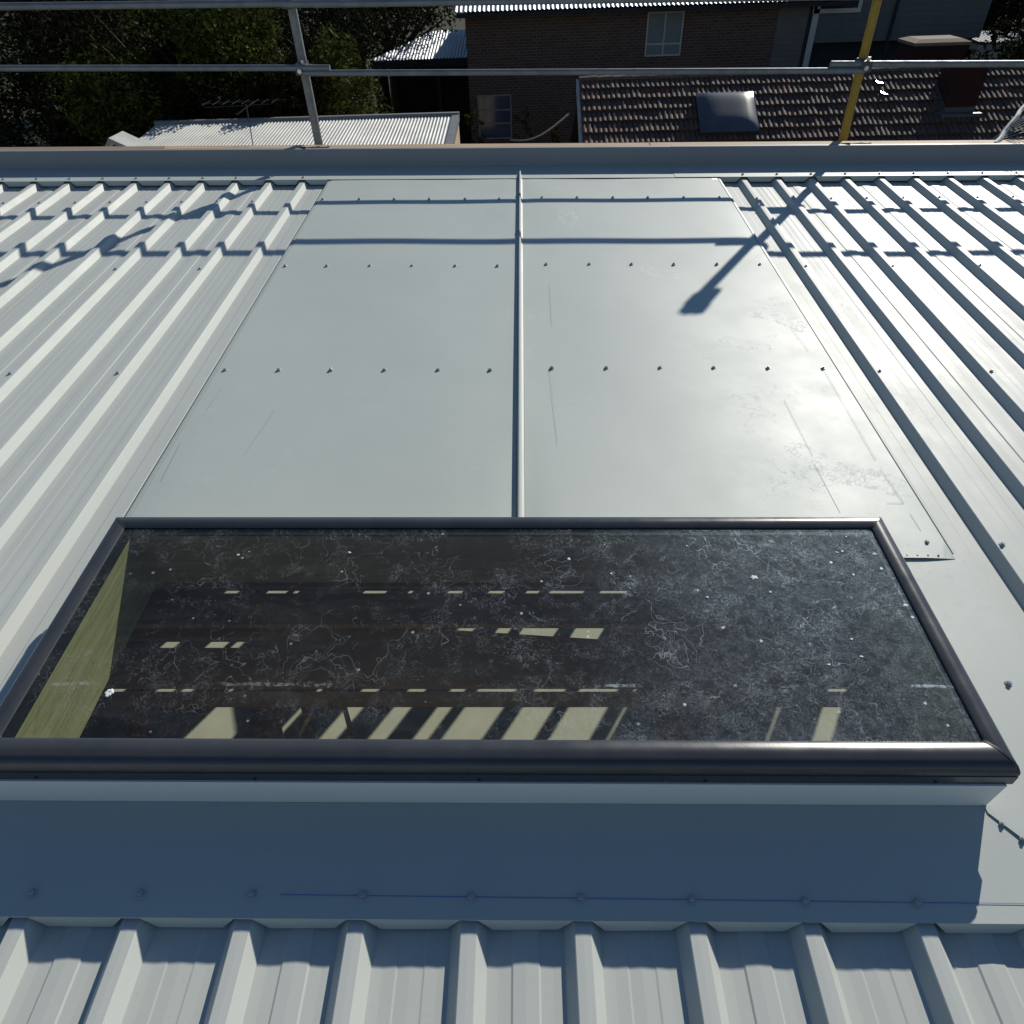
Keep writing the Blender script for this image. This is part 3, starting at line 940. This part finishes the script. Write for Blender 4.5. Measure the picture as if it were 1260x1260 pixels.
# ------------------------------------------------------------------ helpers for the background
def corrugated(m, origin, ex, ey, L, Wd, pitch=.076, amp=.009, seg=4, mi=0):
    """sheet: corrugations run along ey (length L), waves across ex (width Wd)"""
    ex = Vector(ex).normalized(); ey = Vector(ey).normalized(); nz = ex.cross(ey).normalized()
    if nz.z < 0: nz = -nz
    n = int(Wd / pitch * seg)
    A, B = [], []
    for i in range(n + 1):
        x = Wd * i / n
        p = Vector(origin) + ex * x + nz * (amp * math.sin(2 * math.pi * x / pitch))
        A.append(p); B.append(p + ey * L)
    m.rings([A, B], mi=mi)
    return m


def window(parent, x0, x1, z0, z1, y, bars_=(.5,), vbar=False, frame='white', pane='pane', blind=None, t=.05):
    """window in a wall facing -y; coordinates local to its thing"""
    f = MB()
    f.box((x0, y - .03, z0), (x1, y + .03, z0 + t)); f.box((x0, y - .03, z1 - t), (x1, y + .03, z1))
    f.box((x0, y - .03, z0 + t), (x0 + t, y + .03, z1 - t)); f.box((x1 - t, y - .03, z0 + t), (x1, y + .03, z1 - t))
    for b in bars_: f.box((x0 + t, y - .02, z0 + (z1 - z0) * b - t / 2), (x1 - t, y + .02, z0 + (z1 - z0) * b + t / 2))
    if vbar: f.box(((x0 + x1) / 2 - t / 2, y - .024, z0 + t), ((x0 + x1) / 2 + t / 2, y + .024, z1 - t))
    fo = f.build('window', MT[frame], parent)
    MB().box((x0 + t / 2, y - .004, z0 + t / 2), (x1 - t / 2, y + .004, z1 - t / 2)).build('pane', MT[pane], fo)
    return fo


def boards(m, x0, x1, z0, z1, y, h=.15):
    z = z0
    while z < z1:
        e = min(z + h, z1)
        m.face([(x0, y - .018, z), (x1, y - .018, z), (x1, y, e), (x0, y, e)])
        m.face([(x0, y, z), (x1, y, z), (x1, y - .018, z), (x0, y - .018, z)])
        z += h
    return m


# ------------------------------------------------------------------ two storey brick house with boarded wing
YB = 28.0
wl = W(574, 60, YB); wr = W(951, 60, YB); cr = W(992, 60, YB); ge = W(1212, 30, YB)
XL, XR, XC, XG = wl.x, wr.x, cr.x, ge.x
ZE = W(760, 9, YB - .5).z
bh = thing('brick_house', 'brown brick two storey house with corrugated roof edge and boarded grey wing', 'house', (0, YB, -6))
def Zl(z): return z + 6
m = MB()
m.box((XL, 0, 0), (XR, 9, Zl(ZE) + .02)); m.build('wall', MT['brick'], bh)['label'] = 'brown brick wall'
m = MB(); m.box((XR + .001, .02, 0), (XC, 9, Zl(ZE))); boards(m, XR + .001, XC - .12, .3, Zl(ZE), 0.0, .16)
m.build('wall', MT['board'], bh)['label'] = 'tan weatherboard wall'
MB().box((XC - .12, -.03, .2), (XC, .02, Zl(ZE))).build('downpipe', MT['dark'], bh)
MB().box((XC, -.06, .2), (XC + .2, .02, Zl(ZE))).build('corner_trim', MT['white'], bh)
zg0 = Zl(W(1100, 50, YB).z)
m = MB(); m.box((XC + .2, .02, zg0), (XG, 9, Zl(ZE) + 1)); boards(m, XC + .2, XG, zg0, Zl(ZE) + 1, 0.0, .2)
m.build('wall', MT['gboard'], bh)['label'] = 'grey weatherboard wall'
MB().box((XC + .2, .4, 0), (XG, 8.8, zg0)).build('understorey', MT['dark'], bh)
for x in (1078, 1100):
    q = W(x, 30, YB - .1); MB().box((q.x - .05, -.1, .1), (q.x + .03, -.03, Zl(ZE) + .8)).build('downpipe', MT['dark'], bh)
# roofs
m = MB(); corrugated(m, (XL - .3, -.55, Zl(ZE) + .02), (1, 0, 0), (0, 1, .30), 5.5, W(1036, 3, YB - .5).x - XL + .3, .15, .018, 6)
m.build('roof', MT['corr2'], bh)
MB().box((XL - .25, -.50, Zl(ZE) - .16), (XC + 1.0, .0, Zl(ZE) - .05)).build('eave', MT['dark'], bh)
m = MB().box((XC + 1.0, -.5, Zl(ZE) + 1), (XG + .4, 9, Zl(ZE) + 1.1)); m.build('roof', MT['gutter'], bh)
# windows
a, b = W(793, 70, YB), W(843, 13, YB)
wi = window(bh, a.x, b.x, Zl(a.z), Zl(b.z), -.02, (.28,), True, 'white', 'blind')
a, b = W(590, 172, YB), W(629, 116, YB)
window(bh, a.x, b.x, Zl(a.z), Zl(b.z), -.02, (.36, .66), False, 'gutter', 'pane')
a, b = W(1000, 17, YB), W(1066, -14, YB)
window(bh, a.x, b.x, Zl(a.z), Zl(b.z), -.03, (), False, 'white', 'dark', t=.12)

# ------------------------------------------------------------------ carport roof left of the brick house
YC = 30.5
c0_, c1_ = W(455, 75, YC), W(576, 75, YC)
top = W(530, 38, YC + 3.6)
cp = thing('carport', 'low corrugated carport roof half in shade, left of the brick house', 'carport', (c0_.x, YC, -6))
wd = c1_.x - c0_.x + 1.2
hip = top.x - c0_.x + .1
A, B = [], []
nn = int(wd / .12 * 6)
for i in range(nn + 1):
    x = wd * i / nn
    k = min(1, x / hip)
    z = .016 * math.sin(2 * math.pi * x / .12)
    A.append((x, 0, c0_.z + 6 + z)); B.append((x, 3.6 * k, c0_.z + 6 + (top.z - c0_.z) * k + z))
m = MB(); m.rings([A, B]); m.build('roof', MT['corr2'], cp)
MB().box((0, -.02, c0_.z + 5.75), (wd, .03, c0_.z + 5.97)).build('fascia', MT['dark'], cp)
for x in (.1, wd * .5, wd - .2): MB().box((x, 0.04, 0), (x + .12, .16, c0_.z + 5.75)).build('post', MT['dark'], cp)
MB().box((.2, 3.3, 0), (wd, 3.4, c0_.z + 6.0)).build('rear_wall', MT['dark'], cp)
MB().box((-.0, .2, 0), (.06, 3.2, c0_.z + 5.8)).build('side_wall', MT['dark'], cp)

# ------------------------------------------------------------------ garage with corrugated roof
YG = 16.0
g0, g1 = W(165, 183, YG), W(548, 180, YG)
gt = W(565, 147, YG + 1.9); gtl = W(195, 150, YG + 1.9)
gx0, gx1 = gtl.x - .1, gt.x
gz0 = (g1.z + g0.z) / 2; gz1 = (gt.z + gtl.z) / 2
gar = thing('garage', 'low garage with pale corrugated roof dappled by tree shade', 'garage', (gx0, YG, -6))
sl_ = (gz1 - gz0) / 1.9
GW = gx1 - gx0
m = MB(); corrugated(m, (0, -2.2, gz0 + 6 - 2.2 * sl_), (1, 0, 0), (0, 1, sl_), 4.1 * math.sqrt(1 + sl_ ** 2), GW - .16, .076, .010, 6)
m.build('roof', MT['corr'], gar)
MB().rings([[(GW - .16, -2.2, gz0 + 6 - 2.2 * sl_ + .03), (GW, -2.2, gz0 + 6 - 2.2 * sl_ + .035), (GW, -2.2, gz0 + 5.9 - 2.2 * sl_)], [(GW - .16, 1.95, gz1 + 6.03), (GW, 1.95, gz1 + 6.035), (GW, 1.95, gz1 + 5.9)]]).build('barge_cap', MT['gutter'], gar)
MB().box((-.05, 1.9, gz1 + 5.96), (GW, 2.02, gz1 + 6.06)).build('ridge_cap', MT['gutter'], gar)
MB().box((.05, -2.1, 0), (GW - .02, 1.88, gz0 + 6 - 2.2 * sl_ - .06)).build('wall', MT['cream'], gar)
m = MB(); m.prism([(-2.1, gz0 + 6 - 2.2 * sl_ - .06), (1.88, gz0 + 6 - 2.2 * sl_ - .06), (1.88, gz1 + 5.95)], 'x', GW - .08, GW - .02); m.build('gable_board', MT['cream'], gar)
# aerial
q = W(311, 180, YG - .2); qa = W(303, 128, YG - .2)
an = thing('tv_aerial', 'spindly television aerial on the garage roof', 'aerial', (q.x, q.y, q.z - .1))
MB().tube((0, 0, 0), (qa.x - q.x, 0, qa.z - q.z + .1), .010, n=8).build('mast', MT['clamp'], an)
hz_ = qa.z - q.z + .1
m = MB(); m.tube((qa.x - q.x - .25, 0, hz_ - .18), (qa.x - q.x + .15, .1, hz_ + .03), .012, n=6)
m.tube((-.85, .05, hz_ + .02), (.85, .12, hz_ + .04), .0035, n=6); m.tube((-.8, .05, hz_ - .05), (.5, .12, hz_ - .03), .0035, n=6)
for i in range(8): m.tube((-.75 + i * .2, -.18, hz_ + .03), (-.75 + i * .2, .3, hz_ + .03), .0022, n=5)
m.build('elements', MT['clamp'], an)
# little gable left of the garage
pk = W(143, 165, 14.6); lf = W(116, 184, 14.3); rg = W(190, 184, 14.3)
zq = 0
pg = thing('porch_gable', 'small pale gabled porch roof left of the garage roof', 'porch', (pk.x, 14.3, -6))
zz = pk.z + 6; zb = min(lf.z, rg.z) + 6 - .25
xl, xr = (lf.x - pk.x) * 1.3, (rg.x - pk.x) * 1.3
m = MB(); m.rings([[(xl, -.1, zb - .05), (0, -.1, zz), (xr, -.1, zb - .05)], [(xl, .5, zb - .05), (0, .5, zz), (xr, .5, zb - .05)]]); m.rings([[(xl, -.1, zb - .13), (0, -.1, zz - .08), (xr, -.1, zb - .13)], [(xl, -.1, zb - .05), (0, -.1, zz), (xr, -.1, zb - .05)]])
m.build('roof', MT['corr'], pg)
m = MB(); m.prism([(xl * .92, zb - .12), (0, zz - .1), (xr * .92, zb - .12)], 'y', .05, .15); m.box((xl * .9, .05, 0), (xr * .9, .48, zb - .13)); m.build('front_wall', MT['gutter'], pg)

# ------------------------------------------------------------------ tiled roof house
YR = 18.0
rl = W(713, 93, YR); rr_ = W(1260, 84, YR)
RZ = (rl.z + rr_.z) / 2 - .02
TANP = math.tan(R(30.3)); PR = R(30.3)
X0 = rl.x; TWD = .222; GA = .325
th = thing('tiled_house', 'low house with dark weathered terracotta tile roof beyond the roof edge', 'house', (X0, YR, -6))
NC = 62; NR = 13
prof = [(i / 12 * TWD, .028 * (abs(math.sin(math.pi * 2 * i / 12)) ** .7)) for i in range(13)]
tm = MB()
# tile lies in its own frame: x across, -y down the slope, z out of the slope
L_ = GA + .03
tm.rings([[(x, 0, z) for x, z in prof], [(x, -L_, z + .044) for x, z in prof], [(x, -L_ - .002, z + .010) for x, z in prof]])
tm.face([(TWD, 0, 0), (TWD, -L_, .036), (TWD, -L_, .012), (TWD, 0, -.01)])
tm.face([(0, 0, 0), (0, -L_, .036), (0, -L_, .012), (0, 0, -.01)])
TILE = tm.mesh('tile', [MT['tile']])
stuffm = MB()
base_rot = Matrix.Rotation(PR, 4, 'X')


def tile_xf(r_, c):
    s = r_ * GA
    off = (TWD * .5 if False else 0)
    return Vector((c * TWD + off, -s * math.cos(PR), RZ + 6 - s * math.sin(PR)))


dome_c = []
cnt = 0
for r_ in range(NR):
    for c in range(NC):
        p = tile_xf(r_, c)
        jit = (random.uniform(-.006, .006), random.uniform(-.006, .006), random.uniform(0, .008))
        if r_ < 7 and c < 42:
            o = inst('tile', TILE, th, p + Vector(jit), (PR + random.uniform(-.02, .02), random.uniform(-.02, .02), random.uniform(-.012, .012)))
            cnt += 1
        else:
            T = Matrix.Translation(p + Vector(jit)) @ base_rot
            i0 = len(stuffm.v)
            for v in TILE.vertices: stuffm.v.append(tuple(T @ v.co))
            for pl in TILE.polygons: stuffm.f.append(tuple(i0 + k for k in pl.vertices)); stuffm.mi.append(0)
me = bpy.data.meshes.new('tiles'); me.from_pydata(stuffm.v, [], stuffm.f); me.materials.append(MT['tile'])
o = bpy.data.objects.new('tiles', me); COL.objects.link(o); o.parent = th; o['kind'] = 'stuff'
# boards under the tiles, rear slope, ridge
RW = NC * TWD; RUN = NR * GA * math.cos(PR); DROP = NR * GA * math.sin(PR)
zr = RZ + 6 - .02
m = MB(); m.prism([(0, zr), (-RUN, zr - DROP), (-RUN, zr - DROP - .06), (0, zr - .06), (RUN, zr - DROP - .06), (RUN, zr - DROP)], 'x', .02, RW)
m.build('roof_deck', MT['dark'], th)
rid = MB()
for i in range(int(RW / .38)):
    a = i * .38; z = zr + .045
    rid.rings([[(a, math.cos(t) * .10, z - .04 + math.sin(t) * .07) for t in [math.pi * k / 8 for k in range(9)]], [(a + .40, math.cos(t) * .112, z - .036 + math.sin(t) * .082) for t in [math.pi * k / 8 for k in range(9)]]])
o = rid.build('ridge_caps', MT['tile'], th); o['kind'] = 'stuff'
m = MB(); m.prism([(0, zr + .02), (-RUN - .05, zr - DROP + .0), (-RUN - .05, zr - DROP - .16), (0, zr - .15)], 'x', -.06, .0); m.build('barge_board', MT['white'], th)
m = MB().box((.25, -RUN + .4, 0), (RW - .2, RUN - .4, zr - DROP - .02)); m.prism([(0, zr - .12), (-RUN + .4, zr - DROP - .02), (RUN - .4, zr - DROP - .02)], 'x', .25, .32); m.build('wall', MT['gutter'], th)
MB().box((.16, -2.6, zr - 1.9), (.24, -1.7, zr - 1.1)).build('window', MT['pane'], th)


def on_tiles(x, y):
    """where the sight line of x, y meets the tiled slope"""
    d = M3 @ ray(x, y)
    # plane z = RZ + (Y-YR)*TANP
    t = (RZ + (CW.y - YR) * TANP - CW.z) / (d.z - d.y * TANP)
    return CW + d * t


# domed rooflight on the tiles
pA, pB, pC, pD = on_tiles(862, 168), on_tiles(932, 168), on_tiles(921, 121), on_tiles(856, 121)
cen = (pA + pB + pC + pD) / 4
hw = (pB.x - pA.x) / 2; hl = (pC - pB).length / 2
dm = thing('dome_rooflight', 'square acrylic dome rooflight on the dark tiled roof', 'rooflight', cen)
dm.rotation_euler = (PR, 0, 0)
MB().box((-hw, -hl, -.02), (hw, hl, .13)).build('kerb', MT['clamp'], dm)
m = MB(); ns = 10; gr = [[None] * (ns + 1) for _ in range(ns + 1)]
for i in range(ns + 1):
    for j in range(ns + 1):
        a, b = i / ns * 2 - 1, j / ns * 2 - 1
        gr[i][j] = (a * hw * 1.03, b * hl * 1.03, .135 + .11 * ((1 - a ** 4) * (1 - b ** 4)) ** .6)
for i in range(ns):
    for j in range(ns): m.face([gr[i][j], gr[i + 1][j], gr[i + 1][j + 1], gr[i][j + 1]])
dmm = vary('smoky_acrylic', (.035, .042, .055), (.06, .07, .085), 2, .3, .5)
m.build('dome', dmm.m, dm, smooth=50)
# flashing bits that glint
for (x, y, w_, lab) in ((1081, 104, .085, 'small bright metal patch on the tiles right of the yellow pole, upper one'), (1086, 117, .085, 'small bright metal patch on the tiles right of the yellow pole, lower one'), (1155, 123, .07, 'bright scrap of metal on the tiles beside the chimney foot')):
    q = on_tiles(x, y)
    m = MB(); pts = [(w_ * math.cos(t) * random.uniform(.7, 1.2), w_ * 1.1 * math.sin(t) * random.uniform(.7, 1.2)) for t in [k * math.pi / 4 for k in range(8)]]
    m.plate(pts, .055, .062)
    o = m.build('metal_patch', Mat('bright_sheet', (.8, .8, .8), .32, .5, .9).m); o.location = q; o.rotation_euler = (R(16), R(8), 0)
    tag(o, lab, 'metal patch')
# chimney near the ridge
cb_ = on_tiles(1178, 141)
ct = W(1190, 82, cb_.y - CW.y)
ch = thing('chimney', 'dark brick chimney rising from the tiled roof with grey lead flashing', 'chimney', (cb_.x, cb_.y, cb_.z))
hc = .33
MB().box((-hc, 0, -.4), (hc, .62, ct.z - cb_.z)).build('stack', MT['redbrick'], ch)
m = MB(); m.box((-hc - .1, -.16, -.02), (hc + .1, -.012, .045)); m.face([(-hc - .004, -.02, -.05), (-hc - .004, .7, .3), (-hc - .004, .7, .52), (-hc - .004, -.02, .18)]); m.face([(-hc - .2, -.1, -.03), (-hc - .004, -.1, .03), (-hc - .004, .7, .45), (-hc - .2, .7, .40)])
m.face([(-hc, -.006, 0), (hc, -.006, 0), (hc, -.006, .14), (-hc, -.006, .14)])
m.build('lead_flashing', vary('lead', (.07, .075, .085), (.045, .05, .055), 9, .5, .4).m, ch)
a, b, c = W(1127, 62, 20.6), W(1190, 62, 20.6), W(1158, 50, 20.6)
ch2 = thing('chimney', 'squat red chimney with a pale cap behind the tiled ridge', 'chimney', ((a.x + b.x) / 2, 20.6, c.z))
hw2 = (b.x - a.x) / 2
MB().box((-hw2, 0, -3.2), (hw2, .9, -.12)).build('stack', MT['redbrick'], ch2)
m = MB(); m.rings([[(s1 * (hw2 + o), .45 + s2 * (.45 + o), z) for s1, s2 in ((-1, -1), (1, -1), (1, 1), (-1, 1))] for o, z in ((.03, -.12), (.06, -.10), (.06, -.04), (-.12, .02))], True, True)
m.build('cap', vary('dull_mortar_cap', (.19, .13, .09), (.14, .10, .07), 5, .9).m, ch2)
# cable from the brick wall to the tiled house
a, b = W(628, 172, 24), W(700, 140, 18.6)
m = MB(); pts = [a.lerp(b, t / 10) - Vector((0, 0, .22 * math.sin(math.pi * t / 10))) for t in range(11)]
m.path(pts, .022, 6); tag(m.build('overhead_cable', MT['white_pole']), 'pale sagging cable between the brick wall and the tiled gable', 'cable')


# ------------------------------------------------------------------ trees and shrubs
def crown_mesh(rad, nleaf, size, clusters, mats, seed, flat=.8):
    rnd = random.Random(seed)
    cl = []
    for _ in range(clusters):
        while True:
            p = Vector((rnd.uniform(-1, 1), rnd.uniform(-1, 1), rnd.uniform(-1, 1)))
            if .25 < p.length < 1: break
        cl.append((Vector((p.x * rad, p.y * rad, p.z * rad * flat)), rad * rnd.uniform(.16, .36)))
    v, f, mi = [], [], []
    for i in range(nleaf):
        c, r_ = cl[rnd.randrange(clusters)]
        d = Vector((rnd.gauss(0, 1), rnd.gauss(0, 1), rnd.gauss(0, 1))).normalized() * r_ * rnd.uniform(.55, 1.1)
        p = c + d
        a = Vector((rnd.gauss(0, 1), rnd.gauss(0, 1), rnd.gauss(0, .6) - .5)).normalized()
        b = a.orthogonal().normalized()
        b = (b * math.cos(i) + a.cross(b) * math.sin(i))
        s = size * rnd.uniform(.6, 1.4)
        k = len(v)
        v += [tuple(p - a * s), tuple(p + b * s * .38), tuple(p + a * s), tuple(p - b * s * .38)]
        f.append((k, k + 1, k + 2, k + 3)); mi.append(0)
    me = bpy.data.meshes.new('crown'); me.from_pydata(v, [], f); me.materials.append(mats)
    return me, cl


def tree(x, y, D, rad, leaf, label, nleaf=9000, size=.10, clusters=46, seed=1, group='trees behind the garage', cat='tree', ground=-6, flat=.85):
    c = W(x, y, D)
    t = thing('tree', label, cat, (c.x, c.y, ground), group=group)
    me, cl = crown_mesh(rad, nleaf, size, clusters, MT[leaf], seed, flat)
    h = c.z - ground
    inst('crown', me, t, (0, 0, h))
    m = MB(); rnd = random.Random(seed)
    m.tube((0, 0, 0), (.1, 0, h * .55), rad * .075, rad * .055, 10)
    m.tube((.1, 0, h * .55), (0, .1, h), rad * .055, rad * .03, 8)
    for c_, r_ in cl[:12]:
        m.tube((.05, .05, h * rnd.uniform(.5, .85)), (c_.x, c_.y, c_.z + h), rad * .028, rad * .008, 6)
    m.build('trunk', MT['bark'], t)
    return t


TT = [(30, 60, 24, 2.6, 'leafA', 'dark thin tree at the far left with pale gaps behind it', 5200),
      (110, 20, 25, 2.9, 'leafA', 'dark tree second from the left beyond the scaffold', 11000),
      (60, 150, 20, 1.9, 'leafA', 'low dark bush in shade above the porch gable', 9000),
      (190, 75, 22, 2.5, 'leafC', 'brownish dense tree behind the garage', 12000),
      (272, 62, 21, 1.8, 'leafB', 'sunlit olive green tree behind the garage aerial', 12000),
      (150, 130, 19.5, 1.4, 'leafB', 'small olive bush left of the garage ridge', 6000),
      (245, 125, 20, 1.3, 'leafC', 'dark bush right behind the left end of the garage ridge', 6000),
      (352, 118, 19.6, .95, 'leafC', 'dark bush behind the middle of the garage', 8000),
      (425, 110, 21, 1.25, 'leafB', 'green bush between the grey scaffold post and the carport', 7000),
      (370, 30, 27, 2.4, 'leafA', 'dark tree behind the grey scaffold post', 9000),
      (470, 0, 34, 3.2, 'leafA', 'dark tree behind the carport roof', 9000)]
for i, (x, y, D, r_, lf_, lab, nl) in enumerate(TT):
    tree(x, y, D, r_, lf_, lab, nl, .075, 60, 11 + i)
for i, (x, y, D, r_, lab) in enumerate(((1245, 95, 26, 1.9, 'dark bush at the right edge beyond the tiled roof'), (1200, 2, 40, 1.7, 'tree beside the corner of the grey boarded wing'), (1262, 10, 38, 2.0, 'tree at the top right corner above the road'))):
    tree(x, y, D, r_, 'leafA', lab, 5000, .10, 36, 60 + i, 'trees right of the houses')
# dark far row that closes the view
m_all = []
for i, (x, D, lab) in enumerate(((60, 46, 'dense dark tree far behind the left gardens, at the top left'), (240, 48, 'dense dark tree far behind the olive green tree'), (430, 50, 'dense dark tree far behind, left of the brick house'), (1235, 62, 'dense dark tree far behind the road at the top right'))):
    tree(x, -14, D, 5.2, 'leafA', lab, 9000, .17, 60, 90 + i, 'far row of trees behind the gardens')


def shrub(x, y, D, h, lab, seed):
    q = W(x, y, D)
    t = thing('shrub', lab, 'shrub', (q.x, q.y, -6), group='thin shrubs by the brick wall')
    me, cl = crown_mesh(h * .28, 260, .06, 12, MT['leafB'], seed, 2.2)
    inst('leaves', me, t, (0, 0, q.z + 6))
    MB().tube((0, 0, 0), (0, 0, q.z + 6), .02, .01, 6).build('stem', MT['bark'], t)


shrub(581, 163, 24, 1.2, 'leafy thin shrub left of the lower window of the brick house', 5)
shrub(643, 158, 26, 1.2, 'climbing plant right of the lower window of the brick house', 6)
shrub(684, 171, 24, .5, 'small plant near the foot of the tiled gable', 7)

# ------------------------------------------------------------------ bits at the top right
a, b = W(1206, 52, 33), W(1242, 38, 35)
sh = thing('shed', 'small shed with a bright white roof right of the grey wing', 'shed', (a.x, 33, -6))
wd = b.x - a.x
m = MB(); corrugated(m, (0, 0, a.z + 6), (1, 0, 0), (0, 2.0, b.z - a.z), 2.1, wd, .15, .02, 6); m.build('roof', MT['white'], sh)
MB().box((.05, .05, 0), (wd - .05, 1.95, a.z + 5.9)).build('wall', MT['gutter'], sh)
m = MB(); z = -5.996
q = [W(1190, 33, 40), W(1275, 44, 40), W(1275, 10, 60), W(1190, 12, 60)]
m.face([(14, 52, z), (60, 52, z), (60, 60, z), (14, 60, z)]); tag(m.build('road', vary('asphalt', (.16, .16, .16), (.12, .12, .12), 1, .9).m), kind='structure')
